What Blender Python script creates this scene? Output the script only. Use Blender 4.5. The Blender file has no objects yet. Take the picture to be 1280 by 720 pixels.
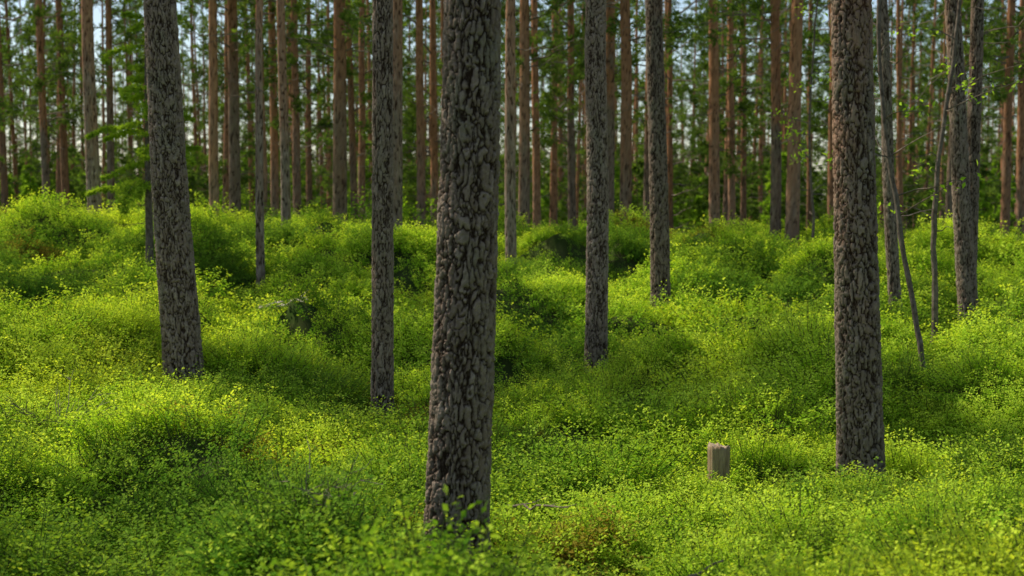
import bpy, math, numpy as np
from mathutils import Vector
S=bpy.context.scene
rng=np.random.default_rng(7)
# ---------------------------------------------------------------- noise utils
def h3(ix,iy,iz,seed=0):
    ix=ix.astype(np.int64).astype(np.uint64);iy=iy.astype(np.int64).astype(np.uint64);iz=iz.astype(np.int64).astype(np.uint64)
    m=np.uint64(0xffffffff)
    h=(ix*np.uint64(374761393)+iy*np.uint64(668265263)+iz*np.uint64(2246822519)+np.uint64(seed*974634777+12345))&m
    h=((h^(h>>np.uint64(13)))*np.uint64(1274126177))&m
    h=((h^(h>>np.uint64(15)))*np.uint64(2654435761))&m
    h=h^(h>>np.uint64(16))
    return h.astype(np.float64)/4294967296.0
def vnoise(x,y,z,seed=0):
    x=np.asarray(x,float);y=np.asarray(y,float)+0*x;z=np.asarray(z,float)+0*x
    ix,iy,iz=np.floor(x),np.floor(y),np.floor(z)
    fx,fy,fz=x-ix,y-iy,z-iz
    fx=fx*fx*(3-2*fx);fy=fy*fy*(3-2*fy);fz=fz*fz*(3-2*fz)
    r=0
    for a in (0,1):
        for b in (0,1):
            for c in (0,1):
                w=(fx if a else 1-fx)*(fy if b else 1-fy)*(fz if c else 1-fz)
                r=r+w*h3(ix+a,iy+b,iz+c,seed)
    return r*2-1
def fbm(x,y,z,oct=4,seed=0):
    s=0;a=1;t=0
    for o in range(oct):
        s=s+a*vnoise(x*2**o,y*2**o,z*2**o,seed+o);t+=a;a*=.5
    return s/t
def voro(x,y,z,seed=0):
    ix,iy,iz=np.floor(x),np.floor(y),np.floor(z)
    f1=np.full(x.shape,9.);f2=np.full(x.shape,9.);cid=np.zeros(x.shape)
    for a in (-1,0,1):
        for b in (-1,0,1):
            for c in (-1,0,1):
                jx,jy,jz=ix+a,iy+b,iz+c
                px=jx+h3(jx,jy,jz,seed);py=jy+h3(jx,jy,jz,seed+1);pz=jz+h3(jx,jy,jz,seed+2)
                d=np.sqrt((px-x)**2+(py-y)**2+(pz-z)**2)
                k=d<f1
                f2=np.where(k,f1,np.minimum(f2,d));cid=np.where(k,h3(jx,jy,jz,seed+3),cid);f1=np.where(k,d,f1)
    return f1,f2,cid
def voro2(x,y,seed=0):
    ix,iy=np.floor(x),np.floor(y);z0=ix*0;f1=np.full(x.shape,9.);cid=z0.copy()
    for a in (-1,0,1):
        for b in (-1,0,1):
            jx,jy=ix+a,iy+b
            d=np.hypot(jx+h3(jx,jy,z0,seed)-x,jy+h3(jx,jy,z0,seed+1)-y)
            k=d<f1;cid=np.where(k,h3(jx,jy,z0,seed+3),cid);f1=np.where(k,d,f1)
    return f1,cid
def sst(a,b,x):
    t=np.clip((x-a)/(b-a),0,1);return t*t*(3-2*t)
# ---------------------------------------------------------------- mesh utils
def mkmesh(name,V,Q,mats,midx=None,attrs=None,smooth=False):
    me=bpy.data.meshes.new(name)
    V=np.asarray(V,np.float32);Q=np.asarray(Q,np.int32)
    me.vertices.add(len(V));me.vertices.foreach_set("co",V.ravel())
    me.loops.add(Q.size);me.loops.foreach_set("vertex_index",Q.ravel())
    me.polygons.add(len(Q));me.polygons.foreach_set("loop_start",np.arange(0,Q.size,Q.shape[1],dtype=np.int32))
    for m in mats: me.materials.append(m)
    if midx is not None: me.polygons.foreach_set("material_index",np.asarray(midx,np.int32))
    me.polygons.foreach_set("use_smooth",np.full(len(Q),smooth))
    me.update(calc_edges=True)
    for k,v in (attrs or {}).items():
        a=me.attributes.new(k,'FLOAT','POINT');a.data.foreach_set("value",np.asarray(v,np.float32))
    return me
class Acc:
    def __init__(s): s.V=[];s.Q=[];s.M=[];s.T=[];s.n=0
    def add(s,V,Q,m,t=None):
        s.V.append(V);s.Q.append(Q+s.n);s.M.append(np.full(len(Q),m));s.T.append(np.full(len(V),.5) if t is None else t);s.n+=len(V)
    def mesh(s,name,mats,smooth=False,attr="tint"):
        return mkmesh(name,np.concatenate(s.V),np.concatenate(s.Q),mats,np.concatenate(s.M),{attr:np.concatenate(s.T)},smooth)
def tube(P,R,sides=4):
    P=np.asarray(P,float);n=len(P)
    T=np.gradient(P,axis=0);T/=np.linalg.norm(T,axis=1)[:,None]+1e-9
    ref=np.array([0,0,1.]) if abs(T[0,2])<.8 else np.array([1.,0,0])
    A=np.cross(T,ref);A/=np.linalg.norm(A,axis=1)[:,None]+1e-9;B=np.cross(T,A)
    th=np.linspace(0,2*np.pi,sides,endpoint=False)
    V=P[:,None,:]+np.asarray(R)[:,None,None]*(np.cos(th)[None,:,None]*A[:,None,:]+np.sin(th)[None,:,None]*B[:,None,:])
    i=np.arange(n-1)[:,None]*sides;j=np.arange(sides)[None,:];j2=(j+1)%sides
    Q=np.stack([i+j,i+j2,i+j2+sides,i+j+sides],-1).reshape(-1,4)
    return V.reshape(-1,3),Q
def norm(a): return a/(np.linalg.norm(a,axis=-1,keepdims=True)+1e-9)
def blades(P,D,L,W,N,midf=.45):
    Sd=norm(np.cross(D,N));L=L[:,None];W=W[:,None]
    up=norm(np.cross(Sd,D))
    v0=P;v2=P+D*L;m=P+D*L*midf+up*L*.06
    V=np.stack([v0,m+Sd*W*.5,v2,m-Sd*W*.5],1).reshape(-1,3)
    return V,np.arange(len(P)*4).reshape(-1,4)
def obj(name,me,loc=(0,0,0),parent=None,coll=None):
    o=bpy.data.objects.new(name,me);o.location=loc
    (coll or S.collection).objects.link(o)
    if parent: o.parent=parent
    return o
# ---------------------------------------------------------------- materials
def newmat(name):
    m=bpy.data.materials.new(name);m.use_nodes=True;nt=m.node_tree;nt.nodes.clear()
    return m,nt,nt.nodes,nt.links
def ramp(n,cols,fac=None,links=None):
    r=n.new('ShaderNodeValToRGB');e=r.color_ramp.elements
    e[0].position=cols[0][0];e[0].color=(*cols[0][1],1);e[1].position=cols[-1][0];e[1].color=(*cols[-1][1],1)
    for p,c in cols[1:-1]:
        q=e.new(p);q.color=(*c,1)
    if fac is not None: links.new(fac,r.inputs[0])
    return r
def mixc(n,l,f,a,b,mode='MIX'):
    x=n.new('ShaderNodeMix');x.data_type='RGBA';x.blend_type=mode
    for s,v in ((0,f),(6,a),(7,b)):
        if isinstance(v,(int,float)): x.inputs[s].default_value=v
        elif isinstance(v,tuple): x.inputs[s].default_value=(*v,1)
        else: l.new(v,x.inputs[s])
    return x.outputs[2]
def math_(n,l,op,a,b=0):
    x=n.new('ShaderNodeMath');x.operation=op
    for s,v in ((0,a),(1,b)):
        if isinstance(v,(int,float)): x.inputs[s].default_value=v
        else: l.new(v,x.inputs[s])
    return x.outputs[0]
def noise(n,l,vec,scale,detail=3,rough=.5):
    x=n.new('ShaderNodeTexNoise');x.inputs['Scale'].default_value=scale;x.inputs['Detail'].default_value=detail;x.inputs['Roughness'].default_value=rough
    l.new(vec,x.inputs['Vector']);return x.outputs[0]
def leafmat(name,cols,trans=(1.1,1.0,.6),patch=None):
    # thin leaf: reflected part (diffuse) + transmitted part (translucent)
    m,nt,n,l=newmat(name)
    at=n.new('ShaderNodeAttribute');at.attribute_name='tint'
    oi=n.new('ShaderNodeObjectInfo')
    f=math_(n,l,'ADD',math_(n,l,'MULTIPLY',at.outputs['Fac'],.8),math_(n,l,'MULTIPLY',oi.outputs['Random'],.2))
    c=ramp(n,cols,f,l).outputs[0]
    if patch:
        pa=n.new('ShaderNodeAttribute');pa.attribute_type='INSTANCER';pa.attribute_name='pt';nz=pa.outputs['Fac']
        for lo,hi,col,amt in patch:
            fr=n.new('ShaderNodeMapRange');fr.inputs[1].default_value=lo;fr.inputs[2].default_value=hi;fr.inputs[4].default_value=amt
            l.new(nz,fr.inputs[0]);c=mixc(n,l,fr.outputs[0],c,col)
    d=n.new('ShaderNodeBsdfDiffuse');l.new(c,d.inputs[0])
    o=n.new('ShaderNodeOutputMaterial')
    if trans is None: l.new(d.outputs[0],o.inputs[0]);return m
    t=n.new('ShaderNodeBsdfTranslucent')
    tc=mixc(n,l,1.0,c,trans,'MULTIPLY');l.new(tc,t.inputs[0])
    a=n.new('ShaderNodeAddShader');l.new(d.outputs[0],a.inputs[0]);l.new(t.outputs[0],a.inputs[1])
    l.new(a.outputs[0],o.inputs[0]);return m
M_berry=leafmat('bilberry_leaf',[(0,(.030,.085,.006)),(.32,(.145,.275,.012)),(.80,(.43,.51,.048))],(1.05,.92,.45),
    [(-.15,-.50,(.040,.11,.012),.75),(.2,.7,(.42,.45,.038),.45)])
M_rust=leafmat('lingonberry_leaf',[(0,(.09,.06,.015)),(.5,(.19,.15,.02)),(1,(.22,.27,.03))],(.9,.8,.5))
M_needle=leafmat('pine_needles',[(0,(.035,.06,.012)),(.5,(.09,.145,.024)),(1,(.20,.26,.04))],(.6,.6,.3))
M_spruce=leafmat('spruce_needles',[(0,(.06,.11,.012)),(.5,(.14,.23,.02)),(1,(.29,.39,.03))],(.9,.9,.5))
M_spruce2=leafmat('young_spruce_needles',[(0,(.08,.13,.012)),(.5,(.17,.25,.022)),(1,(.32,.38,.035))],(1,.95,.5))
M_birch=leafmat('rowan_leaf',[(0,(.12,.22,.012)),(1,(.28,.40,.03))],(1.1,1,.5))
def barkmat(name,plate_a,plate_b,crack,oa,ob,far=False):
    m,nt,n,l=newmat(name)
    tc=n.new('ShaderNodeTexCoord');oi=n.new('ShaderNodeObjectInfo')
    mp=n.new('ShaderNodeMapping');mp.inputs['Scale'].default_value=(1,1,.5);l.new(tc.outputs['Object'],mp.inputs[0])
    def A(k):
        a=n.new('ShaderNodeAttribute');a.attribute_name=k;return a.outputs['Fac']
    n1=noise(n,l,mp.outputs[0],95 if not far else 22,4,.75)
    n2=noise(n,l,mp.outputs[0],4.5,3,.65)
    bk=A('bark');rd=A('rnd');og=A('orng')
    rr=math_(n,l,'ADD',math_(n,l,'MULTIPLY',rd,.5),math_(n,l,'MULTIPLY',n1,.62))
    pl=ramp(n,[(.25,plate_a),(.6,tuple((a+b)*.46 for a,b in zip(plate_a,plate_b))),(.85,plate_b)],rr,l).outputs[0]
    pl2=ramp(n,[(.2,oa),(.8,ob)],rr,l).outputs[0]
    c=mixc(n,l,og,pl,pl2)
    lf=n.new('ShaderNodeMapRange');lf.inputs[1].default_value=.50;lf.inputs[2].default_value=.70;lf.inputs[4].default_value=.38;l.new(n2,lf.inputs[0])
    lf2=math_(n,l,'MULTIPLY',lf.outputs[0],math_(n,l,'SUBTRACT',1,og))
    c=mixc(n,l,lf2,c,(.22,.22,.13))
    ck=n.new('ShaderNodeMapRange');ck.inputs[1].default_value=.02;ck.inputs[2].default_value=.65;l.new(math_(n,l,'ADD',bk,math_(n,l,'MULTIPLY',math_(n,l,'SUBTRACT',n1,.5),.8)),ck.inputs[0])
    ckc=mixc(n,l,og,crack,(.10,.045,.025))
    c=mixc(n,l,ck.outputs[0],ckc,c)
    hv=n.new('ShaderNodeHueSaturation');l.new(c,hv.inputs['Color']);l.new(math_(n,l,'ADD',.8,math_(n,l,'MULTIPLY',oi.outputs['Random'],.4)),hv.inputs['Value'])
    p=n.new('ShaderNodeBsdfDiffuse')
    l.new(hv.outputs[0],p.inputs['Color'])
    bp=n.new('ShaderNodeBump');bp.inputs['Strength'].default_value=.9;bp.inputs['Distance'].default_value=.010
    l.new(n1,bp.inputs['Height']);l.new(bp.outputs[0],p.inputs['Normal'])
    o=n.new('ShaderNodeOutputMaterial');l.new(p.outputs[0],o.inputs[0]);return m
M_bark=barkmat('pine_bark',(.175,.115,.075),(.42,.325,.235),(.035,.021,.013),(.27,.125,.065),(.48,.27,.155))
M_barkbg=barkmat('pine_bark_midground',(.15,.095,.062),(.36,.26,.18),(.055,.034,.023),(.26,.11,.05),(.48,.24,.12))
M_barkfar=barkmat('pine_bark_far',(.14,.09,.06),(.30,.205,.14),(.08,.045,.028),(.24,.10,.047),(.46,.23,.11),True)
def plain(name,a,b,scale,rough=.9,stretch=(1,1,1)):
    m,nt,n,l=newmat(name);tc=n.new('ShaderNodeTexCoord')
    mp=n.new('ShaderNodeMapping');mp.inputs['Scale'].default_value=stretch;l.new(tc.outputs['Object'],mp.inputs[0])
    nz=noise(n,l,mp.outputs[0],scale,4,.65);c=ramp(n,[(.3,a),(.7,b)],nz,l)
    p=n.new('ShaderNodeBsdfDiffuse');l.new(c.outputs[0],p.inputs['Color'])
    bp=n.new('ShaderNodeBump');bp.inputs['Strength'].default_value=.7;bp.inputs['Distance'].default_value=.01;l.new(nz,bp.inputs['Height']);l.new(bp.outputs[0],p.inputs['Normal'])
    o=n.new('ShaderNodeOutputMaterial');l.new(p.outputs[0],o.inputs[0]);return m
M_twig=plain('dead_branch_bark',(.12,.09,.065),(.28,.22,.16),30)
M_sap=plain('rowan_bark',(.07,.05,.035),(.24,.19,.14),28,.9,(1,1,.6))
M_stem=plain('bilberry_stem',(.06,.09,.02),(.12,.12,.04),30)
M_ground=plain('forest_floor',(.03,.055,.010),(.08,.085,.03),3)
M_stump=plain('weathered_wood',(.13,.080,.043),(.48,.35,.20),45,.9,(1,1,.1))
M_cut=plain('stump_top_wood',(.28,.20,.12),(.52,.40,.26),30)
M_pale=plain('dry_wood',(.35,.29,.21),(.6,.52,.40),20)
# ---------------------------------------------------------------- terrain
T=[(-.279,6.8,0.0,.151,2.64,.129,.031,15),
 (2.289,9.2,-.047,.146,3.0,.120,-.034,16),
 (-2.776,12.0,.257,.163,3.1,.127,-.052,16),
 (-1.062,11.5,0.0,.088,3.3,.078,.005,13),
 (.831,14,.12,.107,3.5,.097,0,15),
 (1.898,18,.453,.122,3.75,.10,-.031,15),
 (-3.362,19,.556,.059,3.8,.043,.008,10),
 (-.024,21,.815,.083,3.8,.07,0,14),
 (-3.98,25,1.21,.085,4,.07,-.008,14),
 (-1.957,24,1.16,.10,4,.088,.006,15),
 (-7.9,27,1.425,.137,4,.105,-.02,16),
 (5.627,17.5,.319,.120,3.8,.088,-.066,15),
 (5.70,17.75,.319,.09,3.8,.075,.012,14),
 (4.603,17,.31,.077,3.7,.058,-.057,13)]
BG=[(-11.1,34,.09),(-11.24,36,.10),(-9.28,33,.085),(-6.07,29,.095),(-7.66,38,.11),(-5.82,30,.115),(-5.5,31.5,.09),(-5.64,34,.10),(-4.97,33,.09),
 (-3.45,28.5,.135),(-4.23,40,.11),(-2.03,32,.09),(-1.92,36,.10),(.25,29.5,.115),(.63,35,.10),(1.12,40,.10),(1.41,33,.09),(2.02,30,.125),(2.29,28.5,.115),
 (4.41,31,.115),(5.41,35,.09),(6.52,40,.09),(5.2,28,.10),(5.41,27.5,.13),(7.42,33,.09),(8.46,36,.09),(11.07,32,.10),(12.5,35,.10),(9.2,30,.08),(3.2,34,.10)]
CP=[(t[0],t[1],t[2]) for t in T if t[0]!=5.70]
CP+=[(0,2,-.02),(-3,3,.05),(3,3,0),(-2.2,6,.03),(2.2,6,-.05),(3.75,12.8,-.03),(4.45,15,.09),(-4.97,19.5,.6),(-5,14,.5),(-8,12,.6),(-14,14,.9),(-14,3,.2),(14,3,-.1),
 (9,12,-.05),(14,16,.05),(9,20,.45),(14,24,.6),(-14,26,1.45),(-9.7,27,1.42),(-5.9,27,1.47),(-6.5,22,1.05),(-2.1,26.8,1.3),(0,27,1.09),(1.9,27,1.07),(4,27,1.09),(5.3,26.8,1.17),(7.1,27,1.06),(9.9,27,.87),(14,28,.8),(2.6,22,.75),(5,22,.72)]
CP=np.array(CP)
def tk(r): return np.where(r>1e-9,r*r*np.log(r+1e-12),0)
nC=len(CP);D=np.linalg.norm(CP[:,None,:2]-CP[None,:,:2],axis=2)
K=np.zeros((nC+3,nC+3));K[:nC,:nC]=tk(D)+np.eye(nC)*.5;Pm=np.c_[np.ones(nC),CP[:,:2]];K[:nC,nC:]=Pm;K[nC:,:nC]=Pm.T
W=np.linalg.solve(K,np.r_[CP[:,2],0,0,0])
def surf(x,y):
    x=np.asarray(x,float);y=np.asarray(y,float)
    cx=np.clip(x,-14,14);cy=np.clip(y,0,27.5)
    s=W[nC]+W[nC+1]*cx+W[nC+2]*cy
    for i in range(nC): s=s+W[i]*tk(np.hypot(cx-CP[i,0],cy-CP[i,1]))
    t=sst(28,44,y);s=s*(1-t)+t*(-1.3)
    return s
def bump(x,y):
    wx=x+.5*vnoise(x*.9,y*.9,0,91);wy=y+.5*vnoise(x*.9,y*.9,0,92)
    f,c=voro2(wx/1.7,wy/1.7,41);g,c2=voro2(wx/.7+7,wy/.7,44)
    return (.56+.14*sst(11,16,y))*(.35+.8*c)*(1-sst(0,.85,f))-.20+.21*(.4+.9*c2)*(1-sst(0,.8,g))+.15*fbm(x*.4,y*.4,0,2,5)
FL=[(t[0],t[1]-.15,.22,.03) for t in T]+[(1.30,8.75,.16,.03),(-2.72,11.2,.7,.04),(-.27,6.2,.2,.01)]
def ground(x,y):
    x=np.asarray(x,float);y=np.asarray(y,float);w=bump(x,y)
    for a,b,r,q in FL:
        k=np.exp(-((x-a)**2+(y-b)**2)/r);w=w*(1-.9*k)-q*k
    return surf(x,y)-.22-.28*sst(14,27,y)+w
def axis(a,b,st,far):
    c=list(np.arange(a,b+1e-6,st));s=st
    v=b
    while v<far: s*=1.25;v+=s;c.append(v)
    s=st;v=a
    while v>-far: s*=1.25;v-=s;c.insert(0,v)
    return np.array(c)
X=axis(-13,13,.11,700);Y=axis(-3,34,.11,700)
gx,gy=np.meshgrid(X,Y);z=ground(gx.ravel(),gy.ravel())
V=np.c_[gx.ravel(),gy.ravel(),z];nx,ny=len(X),len(Y)
i=np.arange(ny-1)[:,None]*nx;j=np.arange(nx-1)[None,:]
Q=np.stack([i+j,i+j+1,i+j+nx+1,i+j+nx],-1).reshape(-1,4)
obj('forest_ground',mkmesh('forest_ground',V,Q,[M_ground],smooth=True))
# ---------------------------------------------------------------- tree builders
def trunk(r0,zr,rr,H,lean,segs,dz,zf,near,seed,o0,o1):
    zs=list(np.arange(-.35,zf,dz));v=zf
    while v<H: zs.append(v);v+=.35
    zs.append(H);zs=np.array(zs)
    th=np.linspace(0,2*np.pi,segs,endpoint=False)
    ZZ,TH=np.meshgrid(zs,th,indexing='ij');ZZ=ZZ.ravel();TH=TH.ravel()
    R=np.interp(ZZ,[-.25,0,zr,H],[r0,r0,rr,.02])
    R=R*(1+.16*np.exp(-np.clip(ZZ,0,9)/.14)*(1+.5*np.sin(TH*5+seed)))
    cx,cy=np.cos(TH)*R,np.sin(TH)*R
    if near:
        wx=1.0*vnoise(cx*22,cy*22,ZZ*7,seed)+.35*vnoise(cx*70,cy*70,ZZ*30,seed+1)
        wy=1.0*vnoise(cx*22,cy*22,ZZ*7,seed+31)+.35*vnoise(cx*70,cy*70,ZZ*30,seed+2)
        wz=.7*vnoise(cx*14,cy*14,ZZ*9,seed+50)+.3*vnoise(cx*60,cy*60,ZZ*50,seed+3)
        ps=.027
        f1,f2,cid=voro(cx/ps+wx,cy/ps+wy,ZZ/(ps*4.2)+wz,seed+3)
        gate=.13+.15*(1+vnoise(cx*18,cy*18,ZZ*5,seed+6))
        bk=sst(0,gate,f2-f1)
        g1,g2,cb=voro(cx/.013+wx,cy/.013+wy,ZZ/.016+wz*1.5,seed+9)
        fine=sst(.0,.22,g2-g1)
        ter=fbm(cx*36,cy*36,ZZ*10,3,seed+12)*3.2;tf=np.floor(ter);ter=(tf+sst(.3,.7,ter-tf))/3.2
        disp=.014*(bk-.6)+.004*(cid-.5)+.007*ter+.0035*fine*bk+.003*vnoise(cx*120,cy*120,ZZ*80,seed+8)
        disp*=min(1,r0/.13)
        rnd=np.clip(.3*cid+.4*cb+.15+.3*ter,0,1);bk=np.clip(bk*(.68+.32*fine)+.08*ter,0,1)
    else:
        a=vnoise(cx*55,cy*55,ZZ*14,seed);b=vnoise(cx*110,cy*110,ZZ*30,seed+4)
        bk=sst(-.75,.15,a+.4*b);disp=.008*(bk-.5)*min(1,r0/.1)+.003*b;rnd=.5+.5*vnoise(cx*40,cy*40,ZZ*12,seed+7)
    R=R+disp
    wob=.018*vnoise(ZZ*.6,seed*1.7,0,3);wob2=.018*vnoise(ZZ*.6,seed*2.3+9,0,4)
    V=np.c_[np.cos(TH)*R+lean*ZZ+wob,np.sin(TH)*R+wob2,ZZ]
    og=sst(o0,o1,ZZ+1.2*vnoise(cx*9,cy*9,ZZ*1.8,seed+20)+.6*vnoise(cx*40,cy*40,ZZ*12,seed+21))
    n=len(zs);i=np.arange(n-1)[:,None]*segs;j=np.arange(segs)[None,:];j2=(j+1)%segs
    Q=np.stack([i+j,i+j2,i+j2+segs,i+j+segs],-1).reshape(-1,4)
    return V,Q,bk,rnd,og
def branchpath(rg,z,ang,L,tilt,bend,n=6,r0=0.0):
    t=np.linspace(0,1,n)
    rad=r0+L*t*math.cos(tilt);zz=z+L*t*math.sin(tilt)+bend*L*t*t
    a=ang+np.cumsum(rg.normal(0,.10,n))*t
    return np.c_[np.cos(a)*rad,np.sin(a)*rad,zz+np.r_[0,rg.normal(0,.03,n-1)*L]]
def tufts(acc,rg,P,Dn,K,Ln,Wd,mat,spread=.75):
    n=len(P);P2=np.repeat(P,K,0);D2=norm(np.repeat(Dn,K,0)+rg.normal(0,spread,(n*K,3)))
    V,Q=blades(P2,D2,rg.uniform(.7,1.2,n*K)*Ln,np.full(n*K,Wd),rg.normal(0,1,(n*K,3)))
    t=np.repeat(np.clip(rg.normal(.5,.22,n),0,1),K*4)
    acc.add(V,Q,mat,t)
def pine_crown(acc,rg,zc,H,R,nb,ntw,K,Ln,Wd,lean=0,low=0):
    P=[];Dn=[]
    for b in range(nb):
        u=rg.uniform(0,1)**.85;z=zc+(H-zc)*u
        if b<low: z=rg.uniform(zc*.55,zc);u=0
        prof=(1-u)**.6*(.55+.45*min(1,u*4+.3))
        L=R*prof*rg.uniform(.6,1.15)+.25
        if b<low: L*=rg.uniform(.5,.95)
        p=branchpath(rg,z,rg.uniform(0,6.283),L,rg.uniform(-.15,.3)+u*.6,rg.uniform(-.1,.25));p[:,0]+=lean*z
        v,q=tube(p,np.linspace(.012+.012*L,.006,6),3);acc.add(v,q,0)
        for k in range(ntw):
            t=rg.uniform(.3,1);base=np.array([np.interp(t*5,range(6),p[:,c]) for c in range(3)])
            d=norm(p[-1]-p[0]+rg.normal(0,.55,3)*L+np.array([0,0,.15*L]));l=rg.uniform(.2,.55)*(1.2-t*.5)
            e=base+d*l
            v,q=tube(np.array([base,base+d*l*.5,e]),[.007,.005,.003],3);acc.add(v,q,0)
            for s in np.linspace(.4,1,3):
                P.append(base+d*l*s+rg.normal(0,.04,3));Dn.append(norm(d+np.array([0,0,.3])))
    tufts(acc,rg,np.array(P),np.array(Dn),K,Ln,Wd,1)
def dead(acc,rg,n,z0,z1,l0,l1,r=.009,lean=0,rt=.08):
    for b in range(n):
        z=rg.uniform(z0,z1);L=rg.uniform(l0,l1)
        p=branchpath(rg,z,rg.uniform(0,6.283),L,rg.uniform(-.35,.35),rg.uniform(-.35,.2),7,rt*.7);p[:,0]+=lean*z
        v,q=tube(p,np.linspace(r,r*.3,7),3);acc.add(v,q,0)
        for k in range(rg.integers(1,4)):
            i0=rg.integers(2,6);d=norm(p[i0]-p[0]+rg.normal(0,.5,3)*L);l=L*rg.uniform(.2,.4)
            v,q=tube(np.array([p[i0],p[i0]+d*l*.5+[0,0,-.02],p[i0]+d*l]),[r*.5,r*.35,r*.2],3);acc.add(v,q,0)
def spruce(acc,rg,H,R,nb,z0,mat,K=7,Ln=.055,Wd=.010,trunkr=.04,step=.055):
    v,q=tube(np.array([[0,0,-.2],[0,0,H*.3],[.01,0,H*.7],[0,0,H]]),[trunkr,trunkr*.8,trunkr*.4,.006],8);acc.add(v,q,0)
    P=[];Dn=[]
    for b in range(nb):
        u=(b+rg.uniform())/nb;z=z0+(H-z0)*u;L=R*(1-u*.92)*rg.uniform(.55,1.15)
        p=branchpath(rg,z,rg.uniform(0,6.283),L,rg.uniform(-.1,.25),rg.uniform(-.45,-.1))
        v,q=tube(p,np.linspace(.008,.003,6),3);acc.add(v,q,0)
        m=max(3,int(L/step))
        for k in range(m):
            t=(k+1)/m;base=np.array([np.interp(t*5,range(6),p[:,c]) for c in range(3)])
            dr=norm(p[-1]-p[0]);sd=norm(np.cross(dr,[0,0,1]))
            for sgn in (-1,1,0):
                l=L*.35*(1.05-t)*rg.uniform(.5,1.2)
                d=norm(dr*.7+sd*sgn+np.array([0,0,-.15]))
                for s in np.linspace(.15,1,max(2,int(l/.06))):
                    P.append(base+d*l*s);Dn.append(d)
    tufts(acc,rg,np.array(P),np.array(Dn),K,Ln,Wd,mat,.6)
crowns=[];bgcrowns=[]
for k in range(4):
    rg=np.random.default_rng(100+k);a=Acc()
    pine_crown(a,rg,9.5+.4*k,15.5,1.4,20,7,8,.15,.030)
    crowns.append(a.mesh('pine_crown_mesh',[M_twig,M_needle]))
    rg=np.random.default_rng(150+k);a=Acc()
    pine_crown(a,rg,5.6+.5*k,15.5,1.9,34,6,10,.15,.026,0,12)
    bgcrowns.append(a.mesh('pine_crown_low_mesh',[M_twig,M_needle]))
def named_tree(x,y,r0,zr,rr,lean,H,q,near,seed,o0,o1,ndead,deadlow=2.5,cr=None,mat=None):
    zb=float(ground(np.array([x]),np.array([y]))[0])+.05
    e=bpy.data.objects.new('pine_tree',None);e.location=(x,y,zb);e.empty_display_size=.5;S.collection.objects.link(e)
    segs,dz,zf=q
    V,Q,bk,rnd,og=trunk(r0,zr,rr,H,lean,segs,dz,zf,near,seed,o0,o1)
    obj('trunk',mkmesh('trunk',V,Q,[mat or M_bark],None,{'bark':bk,'rnd':rnd,'orng':og},True),parent=e)
    c=obj('crown',(cr or crowns)[seed%4],parent=e);s=H/15.5;c.scale=(s,s,s);c.location=(lean*11,0,0);c.rotation_euler=(0,0,seed*1.3)
    if ndead:
        a=Acc();rg=np.random.default_rng(seed+900);dead(a,rg,ndead,deadlow,7.5,.3,1.5,.009,lean,rr)
        obj('dead_branches',a.mesh('dead_branches',[M_twig]),parent=e)
for k,t in enumerate(T):
    x,y,zz,r0,zr,rr,ln,H=t
    q=((200,.0055,3.3) if k==0 else (150,.008,3.8) if k<3 else (96,.012,4.2) if y<15 else (64,.022,6.5))
    o=(1.5,4.6) if k==1 else (3.2,7) if y<19 else (1.0,4.5)
    if k==0: o=(4,8)
    named_tree(x,y,r0,zr,rr,ln,H,q,y<18.5,k*7+1,o[0],o[1],0 if y<16 else 9,2.6)
for k,(x,y,r) in enumerate(BG):
    rg=np.random.default_rng(k+40)
    named_tree(x,y,r*1.08,4.5,r*.85,float(rg.normal(0,.014)),float(rg.uniform(13,17)),(28,.06,9),False,k*5+200,float(rg.uniform(-2,3)),float(rg.uniform(3.2,5.8)),int(rg.integers(8,18)),2.4,bgcrowns,M_barkbg)
# ---------------------------------------------------------------- instancing by geometry nodes
def scatter(name,coll,P,Rot,Scl,Idx,Pt=None):
    me=bpy.data.meshes.new(name);me.vertices.add(len(P));me.vertices.foreach_set("co",np.asarray(P,np.float32).ravel())
    a=me.attributes.new('rot','FLOAT_VECTOR','POINT');a.data.foreach_set("vector",np.asarray(Rot,np.float32).ravel())
    a=me.attributes.new('scl','FLOAT_VECTOR','POINT');a.data.foreach_set("vector",np.asarray(Scl,np.float32).ravel())
    a=me.attributes.new('idx','INT','POINT');a.data.foreach_set("value",np.asarray(Idx,np.int32))
    if Pt is not None:
        a=me.attributes.new('pt','FLOAT','POINT');a.data.foreach_set("value",np.asarray(Pt,np.float32))
    o=obj(name,me)
    ng=bpy.data.node_groups.new(name+'_gn','GeometryNodeTree')
    ng.interface.new_socket('Geometry',in_out='INPUT',socket_type='NodeSocketGeometry');ng.interface.new_socket('Geometry',in_out='OUTPUT',socket_type='NodeSocketGeometry')
    n=ng.nodes;l=ng.links;gi=n.new('NodeGroupInput');go=n.new('NodeGroupOutput');ip=n.new('GeometryNodeInstanceOnPoints')
    ci=n.new('GeometryNodeCollectionInfo');ci.inputs['Collection'].default_value=coll;ci.inputs['Separate Children'].default_value=True;ci.inputs['Reset Children'].default_value=True
    def na(k,t):
        x=n.new('GeometryNodeInputNamedAttribute');x.data_type=t;x.inputs['Name'].default_value=k
        return [s for s in x.outputs if s.enabled and s.name=='Attribute'][0]
    er=n.new('FunctionNodeEulerToRotation');l.new(na('rot','FLOAT_VECTOR'),er.inputs[0])
    l.new(gi.outputs[0],ip.inputs['Points']);l.new(ci.outputs[0],ip.inputs['Instance']);ip.inputs['Pick Instance'].default_value=True
    l.new(na('idx','INT'),ip.inputs['Instance Index']);l.new(er.outputs[0],ip.inputs['Rotation']);l.new(na('scl','FLOAT_VECTOR'),ip.inputs['Scale'])
    l.new(ip.outputs[0],go.inputs[0])
    md=o.modifiers.new('scatter','NODES');md.node_group=ng;return o
fc=bpy.data.collections.new('forest_variants')
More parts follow.
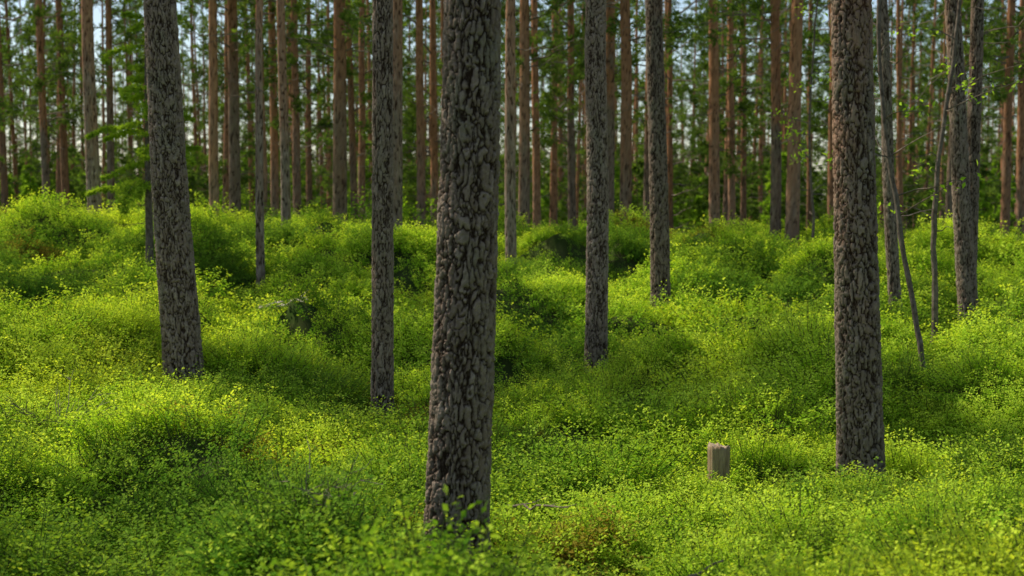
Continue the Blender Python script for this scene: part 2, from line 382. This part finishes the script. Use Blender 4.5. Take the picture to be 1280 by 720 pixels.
for k in range(8):
    rg=np.random.default_rng(300+k);r=rg.uniform(.075,.12);H=16.5 if k<6 else 15
    V,Q,bk,rnd,og=trunk(r,4,r*.85,H,0,12,.12,9,False,k*3+5,rg.uniform(-2,3),rg.uniform(3.2,6))
    a=Acc()
    if k<6:
        zc=[4.6,5.5,7,5.0,6.2,5.4][k];pine_crown(a,rg,zc,H,2.1,32,5,8,.19,.040,0,9);dead(a,rg,12,1.8,zc+1,.4,1.7,.011)
    else:
        pine_crown(a,rg,9.2,H,1.75,34,9,11,.17,.045)  # crown made denser for firmer shadows, used by the added unseen pines
    nv=len(V);VV=np.concatenate([V]+a.V);QQ=np.concatenate([Q]+[x+nv for x in a.Q]);MM=np.concatenate([np.zeros(len(Q))]+[x+1 for x in a.M])
    na_=len(VV)-nv
    me=mkmesh('forest_pine',VV,QQ,[M_barkfar,M_twig,M_needle],MM,{'bark':np.r_[bk,np.zeros(na_)],'rnd':np.r_[rnd,np.zeros(na_)],'orng':np.r_[og,np.zeros(na_)],'tint':np.r_[np.zeros(nv),np.concatenate(a.T)]})
    obj('v%02d_pine'%k,me,coll=fc)
for k in range(2):
    rg=np.random.default_rng(400+k);a=Acc();spruce(a,rg,5,1.4,50,.3,1,4,.18,.055,.04,.17)
    obj('v%02d_spruce'%(8+k),a.mesh('young_spruce',[M_twig,M_spruce if k else M_needle]),coll=fc)
P=[];I=[];Sc=[]
st=3.6
for cyy in np.arange(-8,145,st):
    for cxx in np.arange(-80,80,st):
        x=cxx+rng.uniform(-1.7,1.7);y=cyy+rng.uniform(-1.7,1.7);q=rng.uniform();ii=rng.integers(0,6);s=rng.uniform(.85,1.15)
        vis=abs(x)<.36*max(y,0)+1.2
        if y<36 and vis: continue
        if abs(x)>.38*max(y,0)+10: continue
        if y<34 and q>(.04 if x<0 else .18): continue
        if y>=34 and q>(.5 if y<60 else .74): continue
        P.append((x,y));I.append(ii);Sc.append(s)
# unseen pines added left of the view to cast shade patches on the slope
for x,y in [(-10.6,16.2),(-9.4,17.6),(-7.6,17.4),(-8.4,18.6),(-10.2,22.6),(-11.6,23.8),(-13.8,25.2),(-6.3,10.2),(-12.2,10.2),(-14.5,21.0)]:
    P.append((x,y));I.append(6+rng.integers(0,2));Sc.append(rng.uniform(.9,1.05))
for k in range(560):
    y=rng.uniform(42,145);x=rng.uniform(-1,1)*(.38*y+3);P.append((x,y));I.append(8+rng.integers(0,2));Sc.append(rng.uniform(.5,1.0)*(1+max(0,y-60)/85))
P=np.array(P);zz=ground(P[:,0],P[:,1])-.05;n=len(P)
scatter('pine_forest',fc,np.c_[P,zz],np.c_[rng.normal(0,.018,(n,2)),rng.uniform(0,6.28,n)],np.repeat(np.array(Sc)[:,None],3,1),I)
# ---------------------------------------------------------------- bilberry shrubs
def clump(rg,nst,nl,R,Hh,leaf,mats):
    a=Acc();P=[];Dn=[];N=[];L=[];Tt=[]
    for s in range(nst):
        r=R*math.sqrt(rg.uniform());an=rg.uniform(0,6.283);b=np.array([math.cos(an)*r,math.sin(an)*r,-.03])
        h=Hh*rg.uniform(.65,1.15)*(1-.38*(r/R)**2);a2=an+rg.normal(0,.8);ti=.25+.6*r/R+rg.normal(0,.12)
        dh=np.array([math.cos(a2),math.sin(a2),0])*ti*h
        t=np.linspace(0,1,4);pp=b+dh*(t**1.4)[:,None]+np.array([0,0,1])*h*t[:,None]
        v,q=tube(pp,[.0022,.002,.0015,.001],3);a.add(v,q,1)
        tt=rg.uniform(.3,1,nl)**.8;pos=b+dh*(tt**1.4)[:,None]+np.array([0,0,1])*h*tt[:,None]
        aa=rg.uniform(0,6.283,nl);off=np.c_[np.cos(aa),np.sin(aa),rg.uniform(-.1,.6,nl)]
        pos=pos+off*rg.uniform(0,.035,nl)[:,None]
        P.append(pos);Dn.append(norm(off));N.append(norm(np.array([0,0,1.])+rg.normal(0,.42,(nl,3))));L.append(rg.uniform(.7,1.15,nl)*leaf)
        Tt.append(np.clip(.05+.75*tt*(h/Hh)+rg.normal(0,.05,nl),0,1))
    P,Dn,N,L,Tt=map(np.concatenate,(P,Dn,N,L,Tt))
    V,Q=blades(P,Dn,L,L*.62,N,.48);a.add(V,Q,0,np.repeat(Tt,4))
    return a.mesh('bilberry_clump',mats)
bc=bpy.data.collections.new('bilberry_variants')
for k in range(5):
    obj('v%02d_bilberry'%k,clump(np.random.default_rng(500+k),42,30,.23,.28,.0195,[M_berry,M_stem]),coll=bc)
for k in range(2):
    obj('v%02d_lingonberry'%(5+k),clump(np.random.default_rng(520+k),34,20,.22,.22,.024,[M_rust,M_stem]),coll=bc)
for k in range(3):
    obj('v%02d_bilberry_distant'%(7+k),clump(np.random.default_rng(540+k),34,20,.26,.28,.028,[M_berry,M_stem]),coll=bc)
def region(n,y0,y1,mx,s0,s1,v0,v1):
    y=rng.uniform(0,1,n*4)*(y1-y0)+y0;x=rng.uniform(-1,1,n*4)*(.37*y1+mx)
    k=np.abs(x)<.37*y+mx;x,y=x[k][:n],y[k][:n];return x,y,rng.uniform(s0,s1,len(x)),rng.integers(v0,v1,len(x))
xs=[region(2900,2.6,14,1.3,.7,1.25,0,5),region(3800,13.5,29.5,1.5,.85,1.3,7,10),region(1200,17,27,1.5,.8,1.1,7,10),region(700,29,60,3,1.6,2.4,7,10)]
x,y,s,idx=[np.concatenate([a[k] for a in xs]) for k in range(4)]
hn=fbm(x*.9,y*.9,0,3,31)
s=s*(1+.5*hn);s=np.where(y>13,np.maximum(s,.8),s)
keep=(fbm(x*1.1,y*1.1,0,2,77)>-.55)|(y>11)
for t in T:
    dd=np.hypot(x-t[0],(y-t[1]+.12));keep&=np.hypot(x-t[0],y-t[1])>t[3]+.05
    s=s*(1-.45*np.exp(-dd**2/.12))
s=s*(1-.5*np.exp(-((x-1.30)**2+(y-8.75)**2)/.07))
keep&=np.hypot(x,y)>2.4
x,y,s,idx=x[keep],y[keep],s[keep],idx[keep]
rust=(fbm(x*.45,y*.45,0,3,61)+.22*(y>21)>.42)&(rng.uniform(size=len(x))<.5)
idx=np.where(rust,rng.integers(5,7,len(x)),idx)
eps=.15;gxn=(ground(x+eps,y)-ground(x-eps,y))/(2*eps);gyn=(ground(x,y+eps)-ground(x,y-eps))/(2*eps)
nn=len(x);pt=fbm(x*.55,y*.55,0,3,133)*1.3+rng.normal(0,.12,nn)
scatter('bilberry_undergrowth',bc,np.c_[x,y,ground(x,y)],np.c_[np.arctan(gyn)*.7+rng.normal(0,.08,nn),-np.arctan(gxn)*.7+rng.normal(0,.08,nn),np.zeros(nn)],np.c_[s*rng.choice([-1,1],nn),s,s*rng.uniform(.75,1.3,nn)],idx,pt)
# ---------------------------------------------------------------- saplings & small things
def G(x,y): return float(ground(np.array([x]),np.array([y]))[0])
a=Acc();spruce(a,np.random.default_rng(61),5.6,.88,52,1.3,1,11,.07,.016,.06,.055)
dead(a,np.random.default_rng(62),8,.8,2,.2,.6,.006)
obj('young_spruce_tree',a.mesh('young_spruce_tree',[M_sap,M_spruce2]),(-4.97,19.5,G(-4.97,19.5)))
def sapling(name,x,y,pts,r,seed,nl):
    rg=np.random.default_rng(seed);a=Acc();pts=np.array(pts,float)
    tt=np.linspace(0,1,30);src=np.linspace(0,1,len(pts));p=np.c_[[np.interp(tt,src,pts[:,c]) for c in range(3)]].T
    for _ in range(4): p[1:-1]=(p[:-2]+p[1:-1]*2+p[2:])/4
    p[1:-1,:2]+=rg.normal(0,.006,(28,2))
    v,q=tube(p,np.linspace(r,r*.45,30)*rg.uniform(.9,1.1,30),10);a.add(v,q,0)
    P=[];Dn=[]
    for b in range(16):
        i=rg.integers(11,30);an=rg.uniform(0,6.283);L=rg.uniform(.3,.9)
        d=np.array([math.cos(an),math.sin(an),rg.uniform(0,.7)]);t=np.linspace(0,1,5)[:,None]
        pp=p[i]+d*L*t+np.array([0,0,-.15])*L*t*t+np.r_[np.zeros((1,3)),rg.normal(0,.02,(4,3))]
        v,q=tube(pp,np.linspace(.008,.002,5),3);a.add(v,q,0)
        if rg.uniform()<nl:
            for k in range(22):
                P.append(pp[0]+(pp[-1]-pp[0])*rg.uniform(.35,1.05)+rg.normal(0,.05,3));Dn.append(norm(rg.normal(0,1,3)+d*.5))
    if P:
        P=np.array(P);Dn=np.array(Dn);V,Q=blades(P,Dn,rg.uniform(.04,.075,len(P)),np.full(len(P),.032),norm(np.array([0,0,1])+rg.normal(0,.4,P.shape)),.45)
        a.add(V,Q,1,np.repeat(rg.uniform(0,1,len(P)),4))
    obj(name,a.mesh(name,[M_sap,M_birch]),(x,y,G(x,y)-.05))
sapling('rowan_sapling',3.752,12.8,[(0,0,0),(-.03,0,.5),(-.17,0,1.2),(-.33,0,2.1),(-.46,0,2.9),(-.5,0,4.0),(-.4,0,5.2)],.030,71,.6)
sapling('rowan_sapling',4.452,15,[(0,0,0),(.03,0,.8),(-.02,0,1.7),(.05,0,2.6),(.2,0,3.6),(.3,0,5.2)],.036,72,.6)
sapling('rowan_sapling',4.3,20.5,[(0,0,0),(.05,0,1),(-.05,0,2.2),(0,0,3.4),(.1,0,4.8)],.022,75,1)
def stump(x,y,r,h):
    segs=48;zs=np.linspace(-.12,h,26);th=np.linspace(0,2*np.pi,segs,endpoint=False);ZZ,TH=np.meshgrid(zs,th,indexing='ij')
    prof=1+.13*vnoise(np.cos(TH)*3,np.sin(TH)*3,ZZ*2,5)+.08*vnoise(np.cos(TH)*9,np.sin(TH)*9,ZZ*1.5,6)+.2*np.exp(-np.clip(ZZ,0,1)/.06)
    top=h*(1+.04*vnoise(np.cos(TH)*3.5,np.sin(TH)*3.5,0,8))-.012*(np.cos(TH-.4)>.55)
    zz=np.where(ZZ>0,ZZ/h*top,ZZ);R=r*prof
    V=np.c_[(np.cos(TH)*R).ravel(),(np.sin(TH)*R).ravel(),zz.ravel()]
    i=np.arange(25)[:,None]*segs;j=np.arange(segs)[None,:];j2=(j+1)%segs
    Q=np.stack([i+j,i+j2,i+j2+segs,i+j+segs],-1).reshape(-1,4);A=[V];B=[Q];m=[np.zeros(len(Q))];b=25*segs;cur=V[b:b+segs];nn=len(V)
    prev=np.arange(b,b+segs)
    for f in (.75,.5,.25,.03):
        W_=cur*[f,f,1];W_[:,2]=W_[:,2]*f+(1-f)*(h*.97)+.005*np.sin(f*40);A.append(W_);ids=np.arange(nn,nn+segs);nn+=segs
        B.append(np.stack([prev,np.roll(prev,-1),np.roll(ids,-1),ids],-1));m.append(np.ones(segs));prev=ids
    obj('tree_stump',mkmesh('tree_stump',np.concatenate(A),np.concatenate(B),[M_stump,M_cut],np.concatenate(m),None,True),(x,y,.14-h))
stump(1.319,9.0,.066,.45)
def stick(name,p0,p1,r,mat,seed,sub=3,lift=.2):
    rg=np.random.default_rng(seed);t=np.linspace(0,1,9)[:,None];p=np.array(p0)*(1-t)+np.array(p1)*t;L=np.linalg.norm(p[-1]-p[0]);p[1:-1]+=rg.normal(0,.018*L,(7,3))
    a=Acc();v,q=tube(p,np.linspace(r,r*.45,9),7);a.add(v,q,0)
    for k in range(sub):
        i=rg.integers(2,8);d=norm(p[8]-p[0]+rg.normal(0,.6,3)*L);d[2]=abs(d[2])*.6;l=L*rg.uniform(.2,.45)
        v,q=tube(np.array([p[i],p[i]+d*l*.5,p[i]+d*l+[0,0,.02]]),[r*.5,r*.35,r*.15],5);a.add(v,q,0)
    obj(name,a.mesh(name,[mat]))
def gz(x,y,h): return (x,y,G(x,y)+h)
stick('fallen_branch',gz(.64,6.3,.29),gz(.92,6.1,.28),.010,M_twig,81,2)
stick('fallen_branch',gz(-2.95,16.6,.38),gz(-2.2,15.6,.37),.024,M_pale,82,3)
stick('fallen_branch',gz(-.02,7.9,.3),gz(.3,7.4,.28),.008,M_twig,83,3)
def twigs(name,x,y,n,L,seed,mat):
    rg=np.random.default_rng(seed);a=Acc()
    for k in range(n):
        an=rg.uniform(0,6.283);d=np.array([math.cos(an),math.sin(an),rg.uniform(.2,.9)]);l=L*rg.uniform(.5,1);t=np.linspace(0,1,6)[:,None]
        p=rg.normal(0,.05,3)*[1,1,0]+d*l*t+np.r_[np.zeros((1,3)),rg.normal(0,.02,(5,3))]
        v,q=tube(p,np.linspace(.004,.0012,6),4);a.add(v,q,0)
        for j in range(3):
            i=rg.integers(2,5);e=norm(d+rg.normal(0,.6,3))*l*.35
            v,q=tube(np.array([p[i],p[i]+e*.5,p[i]+e]),[.0025,.002,.001],3);a.add(v,q,0)
    obj(name,a.mesh(name,[mat]),(x,y,G(x,y)+.12))
twigs('dry_twigs',-.88,6.3,12,.34,91,M_twig)
twigs('dry_twigs',-3.1,9.6,26,.46,92,M_twig)
twigs('dry_twigs',-.32,6.5,8,.28,93,M_twig)
# ---------------------------------------------------------------- light, sky, camera
sd=Vector((-.75,.42,1.0)).normalized();el=math.asin(sd.z);az=math.atan2(sd.x,sd.y)
w=bpy.data.worlds.new("World");S.world=w;w.use_nodes=True;n=w.node_tree.nodes;bg=n['Background'];sk=n.new('ShaderNodeTexSky');sk.sky_type='NISHITA';sk.sun_disc=False
sk.sun_elevation=el;sk.sun_rotation=az;w.node_tree.links.new(sk.outputs[0],bg.inputs[0]);bg.inputs[1].default_value=.15
L=bpy.data.lights.new('sun','SUN');L.energy=5;L.angle=math.radians(.5);L.color=(1,.96,.86);lo=bpy.data.objects.new('sun',L);S.collection.objects.link(lo);lo.rotation_euler=sd.to_track_quat('Z','Y').to_euler();lo.location=(-20,12,25)
c=bpy.data.cameras.new('camera');c.lens=50;c.sensor_width=36;c.clip_end=3000;c.clip_start=.1;c.dof.use_dof=True;c.dof.focus_distance=9.5;c.dof.aperture_fstop=2.8
co=bpy.data.objects.new('camera',c);S.collection.objects.link(co);co.location=(0,0,1.7);co.rotation_euler=(math.radians(90-3.54),0,0);S.camera=co
S.view_settings.view_transform='Standard';S.view_settings.look='None';S.view_settings.exposure=0
